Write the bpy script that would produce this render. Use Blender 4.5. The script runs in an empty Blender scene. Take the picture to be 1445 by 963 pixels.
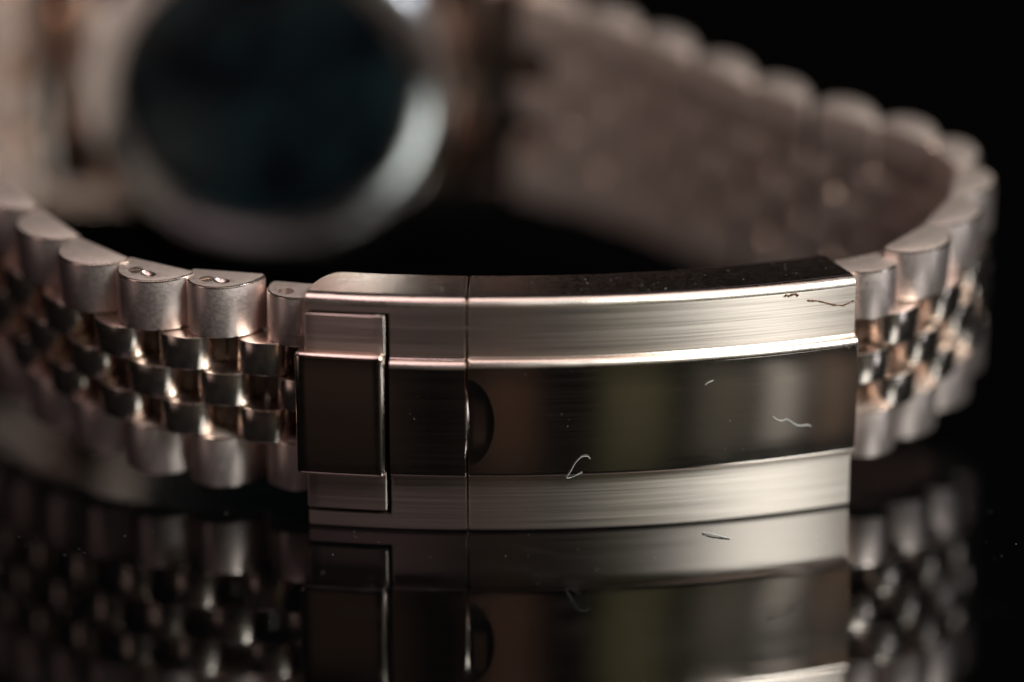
import bpy, bmesh, math, random
from math import sin, cos, pi, radians, sqrt, atan2
from mathutils import Vector, Matrix

random.seed(7)
S = 0.01                      # millimetres -> scene units
SC = bpy.context.scene
COL = SC.collection

# ------------------------------------------------------------------ camera
ELEV, DIST = radians(20.0), 250.0
FWD = Vector((0, cos(ELEV), -sin(ELEV)))
AIM = Vector((0, 0, 14.7))
cam_d = bpy.data.cameras.new('camera')
cam = bpy.data.objects.new('camera', cam_d)
COL.objects.link(cam)
cam.location = (AIM - FWD * DIST) * S
cam.rotation_euler = (pi / 2 - ELEV, 0, 0)
cam_d.sensor_width = 36.0
cam_d.lens = 19.0 * 36.0 * DIST / 1445.0
cam_d.clip_start, cam_d.clip_end = 0.05, 200
cam_d.dof.use_dof = True
cam_d.dof.focus_distance = 251.3 * S
cam_d.dof.aperture_fstop = cam_d.lens * 1e-3 / (21.0 * S)     # a 21 mm wide entrance pupil
cam_d.dof.aperture_blades = 9
SC.camera = cam

# ------------------------------------------------------------------ world, lamps, exposure
W = bpy.data.worlds.new('World')
SC.world = W
W.use_nodes = True
W.node_tree.nodes['Background'].inputs[0].default_value = (0.9, 0.75, 0.68, 1)
W.node_tree.nodes['Background'].inputs[1].default_value = 0.003
SC.view_settings.view_transform = 'Standard'
SC.view_settings.look = 'None'
SC.view_settings.gamma = 1.0
SC.view_settings.exposure = 0.0
SC.view_settings.use_curve_mapping = False
SC.cycles.use_denoising = True
SC.cycles.max_bounces = 4
SC.cycles.glossy_bounces = 3
SC.cycles.sample_clamp_indirect = 6.0
SC.cycles.caustics_reflective = False


def lamp(name, az, el, dist, w, h, radiance, color, aim=(0, 8, 9)):
    """area lamp seen from the watch at azimuth az (0 = towards camera, + = right), elevation el"""
    d = bpy.data.lights.new(name, 'AREA')
    d.shape = 'RECTANGLE'
    d.size, d.size_y = w * S, h * S
    d.energy = radiance * pi * (w * S) * (h * S)
    d.color = color
    o = bpy.data.objects.new(name, d)
    COL.objects.link(o)
    a, e = radians(az), radians(el)
    v = Vector((sin(a) * cos(e), -cos(a) * cos(e), sin(e)))
    o.location = (Vector(aim) + v * dist) * S
    o.rotation_euler = v.to_track_quat('Z', 'Y').to_euler()
    return o


lamp('overhead_lamp', 0, 88, 420, 360, 150, 2.1, (1.0, 0.88, 0.85))
lamp('window_lamp', 45, 46, 600, 150, 270, 38.0, (0.85, 0.97, 0.95))
lamp('window_gap_lamp', 39, 18, 900, 46, 200, 2.4, (0.92, 1.0, 0.93))
lamp('room_lamp_grey', 31, 18, 900, 110, 260, 0.36, (0.92, 0.95, 0.75))
lamp('room_lamp_tan', 46.5, 18, 900, 60, 220, 0.6, (1.0, 0.8, 0.6))
lamp('room_lamp_olive', 19, 20, 900, 130, 380, 0.26, (0.88, 0.92, 0.50))
lamp('room_lamp_brown', 2, 20, 900, 110, 350, 0.17, (1.0, 0.60, 0.40))
lamp('side_lamp', 63, 14, 600, 58, 58, 30.0, (0.82, 0.92, 1.0))
lamp('left_low_lamp', -52, 6, 600, 190, 70, 1.5, (1.0, 0.80, 0.74))
lamp('room_lamp_umber', -20, 20, 900, 260, 300, 0.055, (1.0, 0.68, 0.52))
lamp('left_lamp', -72, 64, 600, 240, 130, 1.1, (1.0, 0.70, 0.86))
lamp('front_left_lamp', -29, 64, 600, 150, 120, 4.0, (1.0, 0.76, 0.83))
lamp('back_lamp', 175, 42, 700, 320, 110, 0.10, (0.98, 0.86, 1.0))


# ------------------------------------------------------------------ materials
def nt_new(name):
    m = bpy.data.materials.new(name)
    m.use_nodes = True
    nt = m.node_tree
    b = nt.nodes['Principled BSDF']
    return m, nt, b


def mapped_noise(nt, scale, vec, detail=3.0, rough=0.6, coord='Object'):
    tc = nt.nodes.new('ShaderNodeTexCoord')
    mp = nt.nodes.new('ShaderNodeMapping')
    mp.inputs['Scale'].default_value = vec
    nt.links.new(tc.outputs[coord], mp.inputs['Vector'])
    n = nt.nodes.new('ShaderNodeTexNoise')
    n.inputs['Scale'].default_value = scale
    n.inputs['Detail'].default_value = detail
    n.inputs['Roughness'].default_value = rough
    nt.links.new(mp.outputs[0], n.inputs['Vector'])
    return n


def ramp(nt, src, lo, hi, a, b):
    r = nt.nodes.new('ShaderNodeMapRange')
    r.inputs['From Min'].default_value, r.inputs['From Max'].default_value = lo, hi
    r.inputs['To Min'].default_value, r.inputs['To Max'].default_value = a, b
    nt.links.new(src, r.inputs['Value'])
    return r.outputs[0]


GOLD = (0.80, 0.635, 0.555, 1)


def metal(name, base, r0, r1, aniso=0.0, streak=None, bump=0.0, blot=None):
    m, nt, b = nt_new(name)
    b.inputs['Metallic'].default_value = 1.0
    b.inputs['Base Color'].default_value = base
    if aniso:
        b.inputs['Anisotropic'].default_value = aniso
        cx = nt.nodes.new('ShaderNodeCombineXYZ')
        cx.inputs[2].default_value = 1.0
        vt = nt.nodes.new('ShaderNodeVectorTransform')
        vt.vector_type = 'VECTOR'
        vt.convert_from, vt.convert_to = 'OBJECT', 'WORLD'
        nt.links.new(cx.outputs[0], vt.inputs[0])
        nt.links.new(vt.outputs[0], b.inputs['Tangent'])
    if streak:
        n = mapped_noise(nt, 1.0, streak, 2.5, 0.6)
        rr = ramp(nt, n.outputs['Fac'], 0.3, 0.7, r0, r1)
        if blot:
            n2 = mapped_noise(nt, blot, (1, 1, 1), 5.0, 0.6)
            add = nt.nodes.new('ShaderNodeMath')
            add.operation = 'MULTIPLY'
            nt.links.new(rr, add.inputs[0])
            nt.links.new(ramp(nt, n2.outputs['Fac'], 0.35, 0.7, 0.8, 1.35), add.inputs[1])
            rr = add.outputs[0]
        nt.links.new(rr, b.inputs['Roughness'])
        if bump:
            bp = nt.nodes.new('ShaderNodeBump')
            bp.inputs['Strength'].default_value = bump
            bp.inputs['Distance'].default_value = 0.02 * S
            nt.links.new(n.outputs['Fac'], bp.inputs['Height'])
            nt.links.new(bp.outputs[0], b.inputs['Normal'])
    else:
        b.inputs['Roughness'].default_value = r0
    return m


M_BRUSH = metal('brushed_gold', GOLD, 0.28, 0.38, 0.93, (5, 5, 900), 0.20)
M_EDGE = metal('buffed_gold_edge', GOLD, 0.22, 0.32, 0.0, (14, 200, 300), 0.2)
M_LINK = metal('satin_gold_link', (0.78, 0.60, 0.55, 1), 0.40, 0.50, 0.4, (300, 420, 420), 0.3)
M_POL = metal('polished_gold', GOLD, 0.10, 0.145, 0.0, (4, 4, 620), 0.05)
M_POLLINK = metal('polished_gold_link', GOLD, 0.20, 0.28, 0.0, (100, 100, 100), 0.0)
M_SATIN = metal('satin_gold_side', GOLD, 0.16, 0.24, 0.0, (250, 250, 250), 0.35)
M_INNER = metal('worn_gold_inside', (0.82, 0.64, 0.57, 1), 0.5, 0.62, 0.0, (160, 160, 160), 0.2)
M_LINKEND = metal('satin_gold_link_end', GOLD, 0.5, 0.6, 0.0, (250, 250, 250), 0.3)
M_STEEL = metal('polished_case_back', (0.90, 0.84, 0.81, 1), 0.16, 0.26, 0.0, (40, 40, 40), 0.05)
M_SCREW = metal('screw_steel', (0.78, 0.66, 0.58, 1), 0.25, 0.35, 0.0, (300, 300, 300), 0.2)


def plain(name, base, rough, metallic=0.0, **kw):
    m, nt, b = nt_new(name)
    b.inputs['Base Color'].default_value = (*base, 1)
    b.inputs['Metallic'].default_value = metallic
    n = mapped_noise(nt, 1.0, (200, 200, 200), 3)
    nt.links.new(ramp(nt, n.outputs['Fac'], 0.3, 0.7, rough * 0.85, rough * 1.15), b.inputs['Roughness'])
    for k, v in kw.items():
        b.inputs[k].default_value = v
    return m


M_GLASSDISC = plain('dark_back_disc', (0.004, 0.006, 0.007), 0.16, 0.0, IOR=1.9)
nt = M_GLASSDISC.node_tree
n = mapped_noise(nt, 1.0, (14, 14, 14), 2.0)
cr_ = nt.nodes.new('ShaderNodeMix')
cr_.data_type = 'RGBA'
cr_.inputs['A'].default_value = (0.0015, 0.002, 0.0035, 1)
cr_.inputs['B'].default_value = (0.009, 0.017, 0.018, 1)
nt.links.new(ramp(nt, n.outputs['Fac'], 0.4, 0.68, 0, 1), cr_.inputs['Factor'])
nt.links.new(cr_.outputs['Result'], nt.nodes['Principled BSDF'].inputs['Base Color'])
M_GAPSHADE = metal('gold_gap_shade', (0.16, 0.11, 0.085, 1), 0.5, 0.7, 0.0, (300, 300, 300), 0.4)  # darkened base colour stands in for shade in the recess and link gaps
M_DIRT = plain('dark_brown_dirt', (0.15, 0.055, 0.018), 0.8)
M_FIBRE = plain('pale_fibre', (0.55, 0.52, 0.48), 0.7)
M_DIAL = plain('dark_dial', (0.02, 0.02, 0.02), 0.3)
M_CRYSTAL = plain('crystal', (0.9, 0.95, 1.0), 0.05, 0.0, IOR=1.7)

# glossy black table
M_TABLE, nt, b = nt_new('glossy_black_table')
b.inputs['Base Color'].default_value = (0.0008, 0.0008, 0.0009, 1)
b.inputs['IOR'].default_value = 1.63
n = mapped_noise(nt, 1.0, (3, 3, 3), 6.0, 0.65)
n2 = mapped_noise(nt, 1.0, (18, 40, 18), 4.0, 0.6)
mx = nt.nodes.new('ShaderNodeMath')
mx.operation = 'MULTIPLY'
nt.links.new(n.outputs['Fac'], mx.inputs[0])
nt.links.new(n2.outputs['Fac'], mx.inputs[1])
nt.links.new(ramp(nt, mx.outputs[0], 0.24, 0.40, 0.012, 0.16), b.inputs['Roughness'])


# ------------------------------------------------------------------ mesh helpers (all in mm)
def finish(name, bm, mat, parent=None, loc=None, mat4=None, angle=32):
    outward(bm)
    me = bpy.data.meshes.new(name)
    bm.to_mesh(me)
    bm.free()
    return obj(name, me, mat, parent, mat4, angle)


def smooth(me, angle=32):
    me.polygons.foreach_set('use_smooth', [True] * len(me.polygons))
    me.set_sharp_from_angle(angle=radians(angle))


def obj(name, me, mat, parent=None, mat4=None, angle=32):
    if mat and not me.materials:
        me.materials.append(mat)
    if angle:
        smooth(me, angle)
    o = bpy.data.objects.new(name, me)
    COL.objects.link(o)
    if parent is not None:
        o.parent = parent
    if mat4 is not None:
        o.matrix_basis = mat4
    return o


def outward(bm):
    bm.normal_update()
    bmesh.ops.recalc_face_normals(bm, faces=bm.faces[:])
    if bm.calc_volume(signed=True) < 0:
        bmesh.ops.reverse_faces(bm, faces=bm.faces[:])
    bm.normal_update()


def scaled(bm):
    for v in bm.verts:
        v.co *= S
    return bm


def boolean(bm, cutter, op='DIFFERENCE'):
    objs = []
    for k, x in enumerate((bm, cutter)):
        outward(x)
        me = bpy.data.meshes.new('tmp')
        x.to_mesh(me)
        x.free()
        o = bpy.data.objects.new('tmp', me)
        COL.objects.link(o)
        objs.append(o)
    md = objs[0].modifiers.new('b', 'BOOLEAN')
    md.object = objs[1]
    md.operation = op
    md.solver = 'EXACT'
    dg = bpy.context.evaluated_depsgraph_get()
    me = bpy.data.meshes.new_from_object(objs[0].evaluated_get(dg))
    out = bmesh.new()
    out.from_mesh(me)
    for o in objs:
        d = o.data
        bpy.data.objects.remove(o)
        bpy.data.meshes.remove(d)
    bpy.data.meshes.remove(me)
    return out


def arc(cx, cy, r, a0, a1, k):
    return [(cx + r * cos(radians(a0 + (a1 - a0) * i / k)), cy + r * sin(radians(a0 + (a1 - a0) * i / k)))
            for i in range(k + 1)]


def inset(poly, d):
    """move each point of a closed polygon inwards by d (counter-clockwise polygon)"""
    A = sum(poly[i - 1][0] * poly[i][1] - poly[i][0] * poly[i - 1][1] for i in range(len(poly)))
    sg = 1 if A > 0 else -1
    out = []
    n = len(poly)
    for i in range(n):
        p0, p1, p2 = Vector(poly[i - 1]), Vector(poly[i]), Vector(poly[(i + 1) % n])
        e = (p1 - p0).normalized() + (p2 - p1).normalized()
        if e.length < 1e-6:
            e = p2 - p1
        e.normalize()
        q = p1 + Vector((-e.y, e.x)) * d * sg
        out.append((q.x, q.y))
    return out


def loft(bm, rings, cap=True):
    vs = [[bm.verts.new(p) for p in r] for r in rings]
    n = len(vs[0])
    for a, b_ in zip(vs, vs[1:]):
        for i in range(n):
            bm.faces.new((a[i], a[(i + 1) % n], b_[(i + 1) % n], b_[i]))
    if cap:
        bm.faces.new(vs[0][::-1])
        bm.faces.new(vs[-1])
    return vs


# clasp space: s along the arc, d outwards, z up
X0, Y0, R = -1.7, -1.6, 76.0


def clasp_pt(s, d, z):
    th = s / R
    return Vector((X0 + (R + d) * sin(th), Y0 + R - (R + d) * cos(th), z))


def sweep(profile, s0, s1, k, cham=0.07, end0=None):
    """closed profile [(d, z)] swept along the clasp arc, both ends chamfered"""
    bm = bmesh.new()
    ins = inset(profile, cham)
    rings = []
    ss = [s0 + (s1 - s0) * i / k for i in range(k + 1)]
    for i, s in enumerate(ss):
        w_ = max(0.0, 1 - (s - s0) / 5.0)
        f = (lambda d, w_=w_: end0(d) * w_) if end0 else (lambda d: 0.0)
        if i == 0:
            rings.append([clasp_pt(s + f(d), d, z) for d, z in ins])
            rings.append([clasp_pt(s + cham + f(d), d, z) for d, z in profile])
        elif i == k:
            rings.append([clasp_pt(s - cham, d, z) for d, z in profile])
            rings.append([clasp_pt(s, d, z) for d, z in ins])
        else:
            rings.append([clasp_pt(s + f(d), d, z) for d, z in profile])
    loft(bm, rings)
    return bm


def rbox(a0, a1, b0, b1, c0, c1, bev, seg=3, cuts=6, fn=None):
    """bevelled box, cut along its first axis, mapped through fn"""
    bm = bmesh.new()
    bmesh.ops.create_cube(bm, size=1.0)
    for v in bm.verts:
        v.co = Vector((a0 + (v.co.x + .5) * (a1 - a0), b0 + (v.co.y + .5) * (b1 - b0), c0 + (v.co.z + .5) * (c1 - c0)))
    if bev:
        bmesh.ops.bevel(bm, geom=bm.edges[:], offset=bev, segments=seg, profile=0.5, affect='EDGES')
    for i in range(1, cuts):
        x = a0 + (a1 - a0) * i / cuts
        bmesh.ops.bisect_plane(bm, geom=bm.verts[:] + bm.edges[:] + bm.faces[:], plane_co=(x, 0, 0), plane_no=(1, 0, 0))
    if fn:
        for v in bm.verts:
            v.co = fn(*v.co)
    return bm


def join(*bms):
    out = bmesh.new()
    for x in bms:
        me = bpy.data.meshes.new('t')
        x.to_mesh(me)
        out.from_mesh(me)
        x.free()
        bpy.data.meshes.remove(me)
    return out


def ellipsoid(c, r, u=32, v=20):
    bm = bmesh.new()
    bmesh.ops.create_uvsphere(bm, u_segments=u, v_segments=v, radius=1.0)
    for q in bm.verts:
        q.co = Vector((c[0] + q.co.x * r[0], c[1] + q.co.y * r[1], c[2] + q.co.z * r[2]))
    return bm


def cyl(c, r, h0, h1, seg=28, r2=None):
    bm = bmesh.new()
    r2 = r if r2 is None else r2
    loft(bm, [[(c[0] + rr * cos(2 * pi * i / seg), c[1] + rr * sin(2 * pi * i / seg), z) for i in range(seg)]
              for rr, z in ((r, h0), (r2, h1))])
    return bm


def empty(name, parent=None):
    o = bpy.data.objects.new(name, None)
    COL.objects.link(o)
    o.empty_display_size = 0.05
    if parent is not None:
        o.parent = parent
    return o


# ------------------------------------------------------------------ table
bm = bmesh.new()
bmesh.ops.create_grid(bm, x_segments=1, y_segments=1, size=2500)
table = finish('table_top', scaled(bm), M_TABLE, angle=None)
assert table.data.polygons[0].normal.z > 0
table['kind'] = 'structure'

# ------------------------------------------------------------------ watch
watch = empty('wristwatch')
watch.location = (0, 0, 0)
watch['label'] = 'rose gold wristwatch on its side on glossy black table, bracelet clasp facing the camera'
watch['category'] = 'watch'

ZB, ZT = 0.03, 18.55
T_ = 5.3                                        # clasp thickness


def clasp_profile(d_c=0.62, zlo=4.62, zhi=13.95, rt=0.85):
    p = [(-T_, ZB), (-4.0, ZB), (-2.2, ZB), (-0.55, ZB), (-0.34, ZB)]
    p += arc(-0.30, ZB + 0.30, 0.30, -90, 0, 5)
    p += [(0, ZB + 0.36), (0.01, 2.4), (0, zlo - 0.20), (0, zlo - 0.12)]
    p += [(0.10, zlo - 0.06), (0.30, zlo + 0.02)]
    p += arc(d_c - 0.25, zlo + 0.28, 0.25, -75, 0, 4)
    p += [(d_c + 0.01, zlo + 0.36), (d_c + .06, 7.0), (d_c + .08, 9.2), (d_c + .06, 11.4), (d_c + 0.03, zhi - 0.72)]
    p += arc(d_c - 0.62, zhi - 0.66, 0.66, 0, 80, 10)
    p += [(0.05, zhi + 0.02), (0.0, zhi + 0.08), (0, zhi + 0.16), (0.01, 16.0), (0, ZT - rt - 0.06)]
    p += arc(-rt, ZT - rt, rt, 0, 90, 11)
    p += [(-rt - 0.06, ZT), (-1.6, ZT), (-2.6, ZT), (-3.5, ZT), (-4.2, ZT), (-4.8, ZT), (-5.1, ZT), (-T_, ZT)]
    return p


clasp = empty('clasp', watch)

# cover: the long right piece with a thumb notch at its left end
S_SEAM, S_END = -1.62, 28.2
cov = sweep(clasp_profile(), S_SEAM + 0.08, S_END, 44, 0.10)
c = clasp_pt(S_SEAM - 0.25, 1.62, 9.0)
cov = boolean(cov, ellipsoid(c, (3.2, 1.3, 5.2), 72, 48))


def two_tone(bm, d0=0.03, arcfn=True):
    """material 1 on the raised polished centre, 2 on the narrow side walls"""
    for f in bm.faces:
        q = f.calc_center_median()
        rad = sqrt((q.x - X0) ** 2 + (q.y - Y0 - R) ** 2) - R
        if abs(f.normal.z) > 0.9 and (q.z > ZT - 0.1 or q.z < ZB + 0.1):
            f.material_index = 2
        elif (13.05 < q.z < 14.0 and f.normal.z > 0.12) or (q.z > ZT - 0.9 and rad > -0.9 and f.normal.z > 0.12):
            f.material_index = 3
        elif 4.45 < q.z < 14.0 and (rad > d0 or q.x < clasp_pt(S_SEAM + 2, 0, 0).x):
            f.material_index = 1


def clasp_finish(name, bm, parent, shaded=None):
    outward(bm)
    bm.normal_update()
    two_tone(bm)
    if shaded:                                # shade in the lever's recess, painted as darker gold
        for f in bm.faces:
            if shaded(f):
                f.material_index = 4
    me = bpy.data.meshes.new(name)
    scaled(bm).to_mesh(me)
    bm.free()
    for m in (M_BRUSH, M_POL, M_SATIN, M_EDGE, M_GAPSHADE):
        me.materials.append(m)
    return obj(name, me, None, parent, None, 11.5)


clasp_finish('clasp_cover', cov, clasp)

# curved lip of the inner blade, seen in the thumb notch
tn = ellipsoid(clasp_pt(-1.86, 0.0, 8.9), (0.52, 0.50, 3.4), 40, 24)
finish('notch_lip', scaled(tn), M_POL, clasp, angle=60)

# lock body: left piece, recessed for the lever
S_L, S_CUT = -13.75, -7.35
body = sweep(clasp_profile(0.55, 4.55, 13.75, 0.85), S_L, S_SEAM - 0.08, 16, 0.10,
             end0=lambda d: 0.0 if d > -1.2 else 1.9 * (1 - sqrt(max(0, 1 - ((-d - 1.2) / 4.15) ** 2))))
cut = rbox(S_L - 3, S_CUT, -2.6, 3, 1.22, 17.32, 0.0, cuts=8, fn=clasp_pt)
body = boolean(body, cut)
x_cut = clasp_pt(S_CUT + 0.05, 0, 0).x


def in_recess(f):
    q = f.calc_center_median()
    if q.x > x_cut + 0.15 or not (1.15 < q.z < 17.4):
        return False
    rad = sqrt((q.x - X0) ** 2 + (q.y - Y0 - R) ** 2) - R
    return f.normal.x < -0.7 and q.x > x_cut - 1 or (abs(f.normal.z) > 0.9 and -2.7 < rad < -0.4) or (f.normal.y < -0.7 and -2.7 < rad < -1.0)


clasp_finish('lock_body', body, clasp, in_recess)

# safety lever in the recess: a plate and its raised polished centre
plate = rbox(S_L - 0.02, S_CUT - 0.32, -1.25, 0.14, 1.60, 17.1, 0.12, 3, 6, clasp_pt)
lever = finish('safety_lever', scaled(plate), M_BRUSH, clasp, angle=30)
lc = rbox(S_L - 0.62, S_CUT - 0.34, -1.0, 1.05, 4.55, 14.25, 0.40, 5, 6, clasp_pt)
finish('lever_centre', scaled(lc), M_POL, clasp, angle=30)

# folding blade inside, seen only from behind / above
bl = rbox(-12.0, 26.0, -T_ - 1.2, -T_ - 0.15, 4.5, 14.2, 0.2, 2, 24, clasp_pt)
finish('folding_blade', scaled(bl), M_SATIN, clasp, angle=30)


# ------------------------------------------------------------------ bracelet path
def catmull(pts, n=40):
    P = [Vector(p) for p in pts]
    P = [P[0] * 2 - P[1]] + P + [P[-1] * 2 - P[-2]]
    out = []
    for i in range(1, len(P) - 2):
        for j in range(n):
            t = j / n
            a, b_, c_, d_ = P[i - 1], P[i], P[i + 1], P[i + 2]
            out.append(0.5 * ((2 * b_) + (c_ - a) * t + (2 * a - 5 * b_ + 4 * c_ - d_) * t * t + (3 * b_ - a - 3 * c_ + d_) * t ** 3))
    out.append(P[-2])
    return out


def zc(y):
    """height of the bracelet's middle line: the loop climbs towards the watch head"""
    t = max(0.0, y - 38.0)
    return 9.5 + 0.165 * max(0.0, y - 1.0) + 0.12 * t * t / (t + 2.0)


class Path:
    def __init__(self, pts):
        p2 = catmull(pts)
        self.p = [Vector((q.x, q.y, zc(q.y))) for q in p2]
        self.L = [0.0]
        for a, b_ in zip(self.p, self.p[1:]):
            self.L.append(self.L[-1] + (b_ - a).length)

    def at(self, l):
        l = max(0.0, min(self.L[-1] - 1e-6, l)) if 0 <= l <= self.L[-1] else l
        if l < 0:
            d = (self.p[1] - self.p[0]).normalized()
            return self.p[0] + d * l
        for i in range(len(self.L) - 1):
            if self.L[i + 1] >= l:
                f = (l - self.L[i]) / (self.L[i + 1] - self.L[i])
                return self.p[i].lerp(self.p[i + 1], f)
        return self.p[-1]

    def frame(self, l, flip, wscale):
        q = self.at(l)
        t = (self.at(l + 1.2) - self.at(l - 1.2)).normalized()
        if flip:
            t = -t
        lean = radians(10.0) * min(1.0, max(0.0, (q.y - (1.0 if q.x < 0 else 4.5)) / 4.0))
        w = Vector((0, -sin(lean), cos(lean)))
        w = (w - t * w.dot(t)).normalized()
        yv = w.cross(t).normalized()
        m = Matrix.Identity(4)
        for r in range(3):
            m[r][0], m[r][1], m[r][2], m[r][3] = t[r], yv[r], w[r] * wscale, q[r] * S
        return m


LEFT = Path([(-15.2, 1.6), (-20.9, 2.55), (-26.2, 3.6), (-30.6, 5.6), (-34.6, 8.7), (-38.3, 12.9), (-42.6, 18.8), (-46.6, 26.5), (-49.2, 35.0),
             (-48.8, 43.5), (-46.2, 50.5)])
RIGHT = Path([(23.6, 5.0), (27.6, 6.2), (31.3, 8.6), (34.6, 12.3), (37.3, 17.5), (38.3, 23.0), (36.6, 28.0), (32.5, 32.0), (27.0, 35.5),
              (21.5, 39.5), (16.5, 43.5), (11.5, 47.5), (5.5, 51.0), (3.0, 52.4)])

# link sections in (t, y): y = 0 is the outer crest, +y goes into the loop


def outer_section(mir):
    pts = [(-2.68, 3.3), (-2.93, 2.85), (-2.95, 2.6), (-2.93, 1.8), (-2.75, 1.15), (-2.4, 0.65), (-1.9, 0.28), (-1.25, 0.06), (-0.6, 0.0),
           (0.1, 0.10), (0.8, 0.36), (1.4, 0.75), (2.0, 1.30), (2.45, 1.90), (2.80, 2.55), (2.93, 2.9), (2.70, 3.3)]
    return [((-t if mir else t), y) for t, y in pts]


def inner_section():
    half = [(0.0, -0.10), (0.5, -0.08), (1.0, 0.03), (1.45, 0.24), (1.8, 0.55), (2.04, 0.98), (2.16, 1.6), (2.18, 2.05), (2.92, 2.1),
            (2.92, 2.8), (2.65, 3.3)]
    return [(-t, y) for t, y in reversed(half)] + half[1:]


def link_bm(sec, half, cham=0.16):
    bm = bmesh.new()
    i1, i2 = inset(sec, cham), inset(sec, cham * 0.3)
    rings = [(i1, -half), (i2, -half + cham * 0.3), (sec, -half + cham), (sec, half - cham), (i2, half - cham * 0.3), (i1, half)]
    loft(bm, [[(t, y, z) for t, y in r] for r, z in rings])
    return bm


HO, HI = 2.06, 1.33
me_cache = {}


def link_mesh(key, bm, mat):
    outward(bm)
    me = bpy.data.meshes.new(key)
    scaled(bm).to_mesh(me)
    bm.free()
    me.materials.append(mat)
    if mat is M_LINK:                        # sawn ends of the outer links
        me.materials.append(M_LINKEND)
        for f in me.polygons:
            if abs(f.normal.z) > 0.95:
                f.material_index = 1
        me.materials.append(M_INNER)
        for f in me.polygons:
            if f.normal.y > 0.6:
                f.material_index = 2
    me.materials.append(M_EDGE)
    for f in me.polygons:
        if 0.25 < abs(f.normal.z) < 0.95:
            f.material_index = len(me.materials) - 1
    if mat is M_POLLINK:                     # the inside of the polished links is satin
        me.materials.append(M_INNER)
        for f in me.polygons:
            if f.normal.y > 0.6:
                f.material_index = len(me.materials) - 1
        me.materials.append(M_GAPSHADE)         # dark colour painted in for the shade down in the gaps
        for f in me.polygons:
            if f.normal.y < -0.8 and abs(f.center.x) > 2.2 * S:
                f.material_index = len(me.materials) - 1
    smooth(me, 40)
    me_cache[key] = me
    return me


for mir, key in ((False, 'outer_link_left'), (True, 'outer_link_right')):
    link_mesh(key, link_bm(outer_section(mir), HO), M_LINK)
link_mesh('inner_link', link_bm(inner_section(), HI, 0.12), M_POLLINK)
bm = link_bm(outer_section(False), HO)
bm = boolean(bm, cyl((-1.25, 1.5), 0.56, HO - 0.55, HO + 1))
bm = boolean(bm, ellipsoid((-0.1, 1.35, HO + 1.5), (1.25, 0.85, 1.75)))
link_mesh('outer_link_screwed', bm, M_LINK)
bm = link_bm(outer_section(False), HO)
bm = boolean(bm, cyl((-1.35, 1.35), 0.62, HO - 1.6, HO + 1))
link_mesh('outer_link_drilled', bm, M_LINK)
bm = boolean(cyl((0, 0), 0.5, -0.4, 0.0), rbox(-1, 1, -0.12, 0.12, -0.2, 0.5, 0, cuts=1))
link_mesh('screw_head', bm, M_SCREW)

PITCH = 6.1
jit = random.Random(5)


def place(name, me, m):
    o = bpy.data.objects.new(name, me)
    COL.objects.link(o)
    o.parent = watch
    o.matrix_basis = m
    return o


def build_side(path, flip, first, key):
    n = int((path.L[-1] - first) / PITCH + 0.45) + 1
    for k in range(n):
        l = first + k * PITCH
        ws = (0.97 if k == 0 else 1.03) + 0.2 * max(0.0, (l - 22.0) / (path.L[-1] - 22.0))
        m = path.frame(l, flip, ws) @ Matrix.Rotation(radians(jit.uniform(-1.6, 1.6)), 4, 'Z') @ Matrix.Rotation(radians(jit.uniform(-.6, .6)), 4, 'X')
        for row in (1, -1):
            kk = key
            if row == 1 and key == 'outer_link_left':
                kk = 'outer_link_drilled' if k == 0 else 'outer_link_screwed' if k in (1, 2) else key
            o = place('outer_link', me_cache[kk], m @ Matrix.Translation((0, 0, row * 6.1 * S)))
            if kk == 'outer_link_screwed':
                sc = bpy.data.objects.new('screw_head', me_cache['screw_head'])
                COL.objects.link(sc)
                sc.parent = o
                sc.matrix_basis = Matrix.Translation((-1.25 * S, 1.5 * S, (HO + 0.02) * S)) @ Matrix.Rotation(radians(35), 4, 'Z')
        place('centre_link', me_cache['inner_link'], m)
        lm = l - PITCH / 2
        m2 = path.frame(lm, flip, ws) @ Matrix.Rotation(radians(jit.uniform(-1.6, 1.6)), 4, 'Z')
        for row in (1, -1):
            place('inner_link', me_cache['inner_link'], m2 @ Matrix.Translation((0, 0.0, row * 2.69 * S)))
    return n


build_side(LEFT, True, 0.75, 'outer_link_left')
build_side(RIGHT, False, 4.1, 'outer_link_right')

# ------------------------------------------------------------------ watch head
TL = radians(10.0)
CC = Vector((-21.7, 49.0, 19.7))
MC = Matrix(((1, 0, 0, CC.x * S), (0, cos(TL), -sin(TL), CC.y * S), (0, sin(TL), cos(TL), CC.z * S), (0, 0, 0, 1)))
# head space: x right, y towards the dial (away from the clasp), z up


def lathe(prof, seg=96, flute=None):
    """profile [(r, y)] spun round the y axis"""
    bm = bmesh.new()
    rings = []
    for i in range(seg):
        a = 2 * pi * i / seg
        rings.append([bm.verts.new((r * cos(a), y, r * sin(a))) for r, y in prof])
    for i in range(seg):
        A, B = rings[i], rings[(i + 1) % seg]
        for j in range(len(prof) - 1):
            try:
                bm.faces.new((A[j], B[j], B[j + 1], A[j + 1]))
            except ValueError:
                pass
    bmesh.ops.remove_doubles(bm, verts=bm.verts[:], dist=1e-4)
    return bm


mid = lathe([(15.6, 2.0), (16.7, 2.0), (17.4, 2.6), (18.4, 3.6), (19.4, 4.8), (20.1, 6.0), (20.4, 7.0), (20.3, 7.9), (19.6, 8.7), (15.6, 8.8), (15.6, 2.0)])
head = finish('mid_case', scaled(mid), M_POL, watch, mat4=MC, angle=35)


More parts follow.
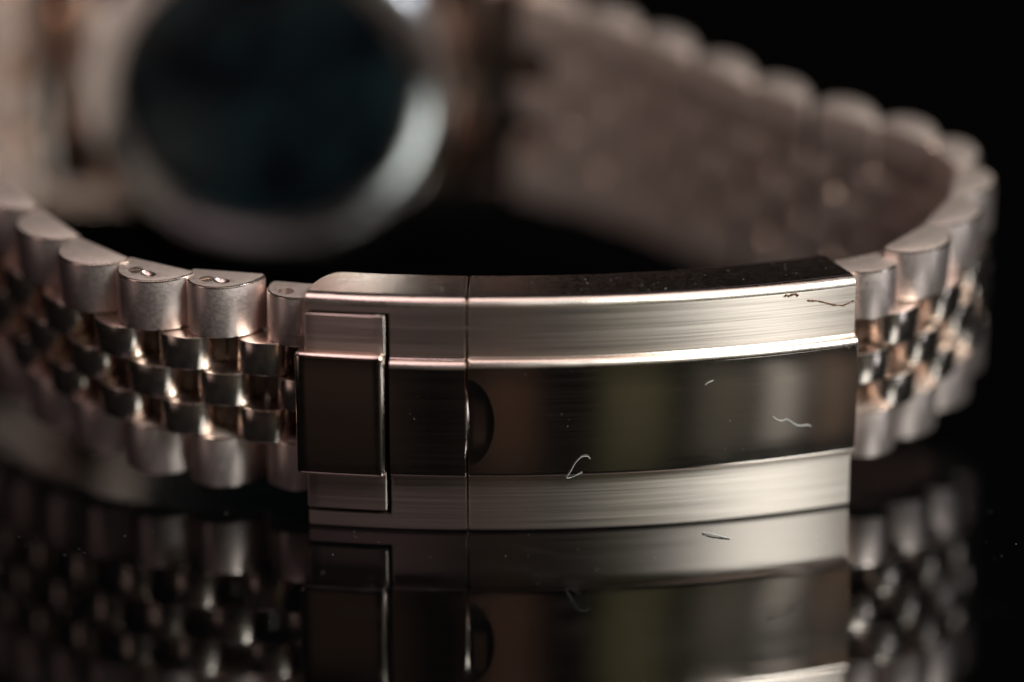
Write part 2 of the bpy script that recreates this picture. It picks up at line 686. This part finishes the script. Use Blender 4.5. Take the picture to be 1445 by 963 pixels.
def lug_bm(sx, sz):
    sec = [(8.0, 2.7), (17.5, 2.65), (21.0, 2.55), (23.7, 2.5), (24.5, 3.1), (24.4, 4.2), (22.4, 6.2), (20.0, 7.2), (17.0, 7.9), (8.0, 8.3)]
    bm = bmesh.new()
    z0, z1 = 9.9, 12.6
    ii = inset(sec, 0.25)
    loft(bm, [[(sx * x, y, sz * z) for x, y in r] for r, z in ((ii, z0), (sec, z0 + .25), (sec, z1 - .25), (ii, z1))])
    return bm


for sx in (-1, 1):
    for sz in (-1, 1):
        finish('lug', scaled(lug_bm(sx, sz)), M_POL, watch, mat4=MC, angle=35)
    e = rbox(19.0, 24.6, 1.9, 5.2, -9.7, 9.7, 0.5, 3, 1)
    for v in e.verts:
        v.co.x *= sx
    finish('end_link', scaled(e), M_POL, watch, mat4=MC, angle=35)

ring = lathe([(12.3, -0.46), (12.5, -0.52), (12.9, -0.50), (13.4, -0.40), (14.2, -0.22), (15.1, 0.14), (15.9, 0.76), (16.4, 1.3), (16.5, 2.2),
              (12.3, 2.2), (12.3, -0.46)])
finish('case_back_ring', scaled(ring), M_STEEL, watch, mat4=MC, angle=50)
disc = lathe([(0.0, -0.62), (6.0, -0.60), (11.0, -0.52), (12.3, -0.45), (12.3, 1.0), (0.0, 1.0)])
finish('case_back_disc', scaled(disc), M_GLASSDISC, watch, mat4=MC, angle=35)

bez = lathe([(15.2, 8.8), (19.6, 8.8), (19.7, 9.4), (18.6, 10.6), (16.6, 11.6), (15.2, 11.4), (15.2, 8.8)], 240)
for v in bez.verts:
    r = sqrt(v.co.x ** 2 + v.co.z ** 2)
    if r > 16.5 and v.co.y > 9.0:
        a = atan2(v.co.z, v.co.x)
        f = 1 + 0.012 * sin(a * 80)
        v.co.x *= f
        v.co.z *= f
finish('bezel', scaled(bez), M_POL, watch, mat4=MC, angle=20)
finish('crystal', scaled(lathe([(0, 11.9), (14.0, 11.8), (15.0, 11.4), (15.2, 10.6), (0, 10.6)])), M_CRYSTAL, watch, mat4=MC)
finish('dial', scaled(lathe([(0, 10.4), (15.2, 10.4), (15.2, 9.0), (0, 9.0)])), M_DIAL, watch, mat4=MC)
cr = bmesh.new()
seg = 72
loft(cr, [[(r * (1 + (0.04 * (-1) ** (i // 2) if k in (1, 2) else 0)) * cos(2 * pi * i / seg), 5.4 + r * (1 + (0.04 * (-1) ** (i // 2) if k in (1, 2) else 0)) * sin(2 * pi * i / seg), z)
            for i in range(seg)] for k, (r, z) in enumerate(((2.6, 20.3), (3.3, 21.0), (3.3, 23.2), (2.8, 23.9)))])
finish('crown', scaled(cr), M_POL, watch, mat4=MC, angle=25)


# ------------------------------------------------------------------ dust and dirt on clasp and table
def tube(pts, r, seg=6, sub=8, jitter=0.0, seed=1):
    rnd = random.Random(seed)
    P = catmull(pts, sub)
    bm = bmesh.new()
    rings = []
    for i, p in enumerate(P):
        t = (P[min(i + 1, len(P) - 1)] - P[max(i - 1, 0)]).normalized()
        a = t.cross(Vector((0.31, -0.8, 0.5))).normalized()
        b_ = t.cross(a)
        rr = r * (1 + jitter * rnd.uniform(-1, 1)) * (0.45 if i in (0, len(P) - 1) else 1)
        rings.append([p + (a * cos(2 * pi * j / seg) + b_ * sin(2 * pi * j / seg)) * rr for j in range(seg)])
    loft(bm, rings)
    return bm


def fibre(label, pts, r, mat, cat, name, jit=0.2, seed=1):
    o = finish(name, scaled(tube(pts, r, jitter=jit, seed=seed)), mat, angle=60)
    o['label'], o['category'] = label, cat
    return o



def on_clasp(pts, lift):
    """points (s, z) laid on the face of the clasp, lifted by `lift` mm"""
    return [clasp_pt(s_, lift + 0.03 * (i % 2), z_) for i, (s_, z_) in enumerate(pts)]


fibre('pale hooked dust fibre straddling the lower step of the clasp cover',
      [clasp_pt(s_, d_, z_) for s_, z_, d_ in ((7.48, 6.04, .74), (7.27, 6.28, .78), (6.85, 6.24, .75), (6.54, 5.96, .74), (6.33, 5.69, .74), (6.07, 5.18, .74),
       (5.81, 4.73, .72), (5.70, 4.56, .6), (5.86, 4.47, .5), (6.18, 4.55, .5), (6.54, 4.76, .62), (6.91, 4.98, .74))],
      0.028, M_FIBRE, 'dust fibre', 'dust_fibre', 0.3, 1)
fibre('pale wavy dust fibre on the polished centre near the clasp end',
      on_clasp([(21.39, 8.41), (21.68, 8.15), (22.08, 7.99), (22.47, 8.06), (22.82, 7.85), (23.28, 7.51), (23.74, 7.4), (24.2, 7.4), (24.49, 7.25)], .73),
      0.038, M_FIBRE, 'dust fibre', 'dust_fibre', 0.25, 2)
fibre('short straight dust fibre high on the polished clasp centre',
      on_clasp([(16.04, 11.42), (16.25, 11.6), (16.68, 11.76)], .72), 0.032, M_FIBRE, 'dust fibre', 'dust_fibre', 0.2, 3)
fibre('small crumpled dark brown dirt crumb below the upper edge of the clasp',
      on_clasp([(22.21, 17.62), (22.44, 17.72), (22.61, 17.65), (22.89, 17.72), (23.17, 17.74), (23.4, 17.57)], .01), 0.07, M_DIRT, 'dirt', 'dirt_crumb', 0.6, 4)
fibre('long thin brown dirt strand across the upper band at the clasp end',
      on_clasp([(24.12, 17.12), (24.53, 17.07), (24.93, 17.0), (25.46, 16.85), (25.93, 16.66), (26.4, 16.52), (26.87, 16.43), (27.1, 16.4), (27.57, 16.54), (28.0, 16.68)], .0),
      0.055, M_DIRT, 'dirt', 'dirt_strand', 0.5, 5)
fibre('dark dust sliver lying on the black table in front of the clasp',
      [(14.3, -1.9, .05), (14.9, -2.3, .12), (15.4, -2.54, .1), (15.91, -2.8, .06), (16.33, -2.94, .04)], 0.06, M_FIBRE, 'dust sliver', 'dust_sliver', 0.5, 6)

# fine dust specks nobody would count
bm = bmesh.new()
rnd = random.Random(11)
spots = []
for _ in range(26):
    s_ = rnd.uniform(-13, 27.5)
    z_ = rnd.uniform(5.2, 13.2)
    if -3.6 < s_ < 0.8:
        continue
    spots.append((clasp_pt(s_, 0.70 if s_ > -1 else 0.64, z_), rnd.uniform(0.008, 0.024)))
for _ in range(60):
    spots.append((clasp_pt(rnd.uniform(-12, 27.5), -rnd.uniform(0.8, 4.8), ZT + 0.01), rnd.uniform(0.012, 0.03)))
for _ in range(160):
    spots.append((Vector((rnd.uniform(-38, 38), rnd.uniform(-18, 4), 0.015)), rnd.uniform(0.01, 0.028)))
for p, r in spots:
    m = Matrix.Translation(p) @ Matrix.Rotation(rnd.uniform(0, 6), 4, 'Z') @ Matrix.Diagonal((rnd.uniform(.7, 1.8), 1, rnd.uniform(.5, 1), 1))
    bmesh.ops.create_icosphere(bm, subdivisions=1, radius=r, matrix=m)
specks = finish('dust_specks', scaled(bm), M_FIBRE)
specks['kind'] = 'stuff'
specks['label'] = 'fine pale dust specks scattered over the clasp and the black table'
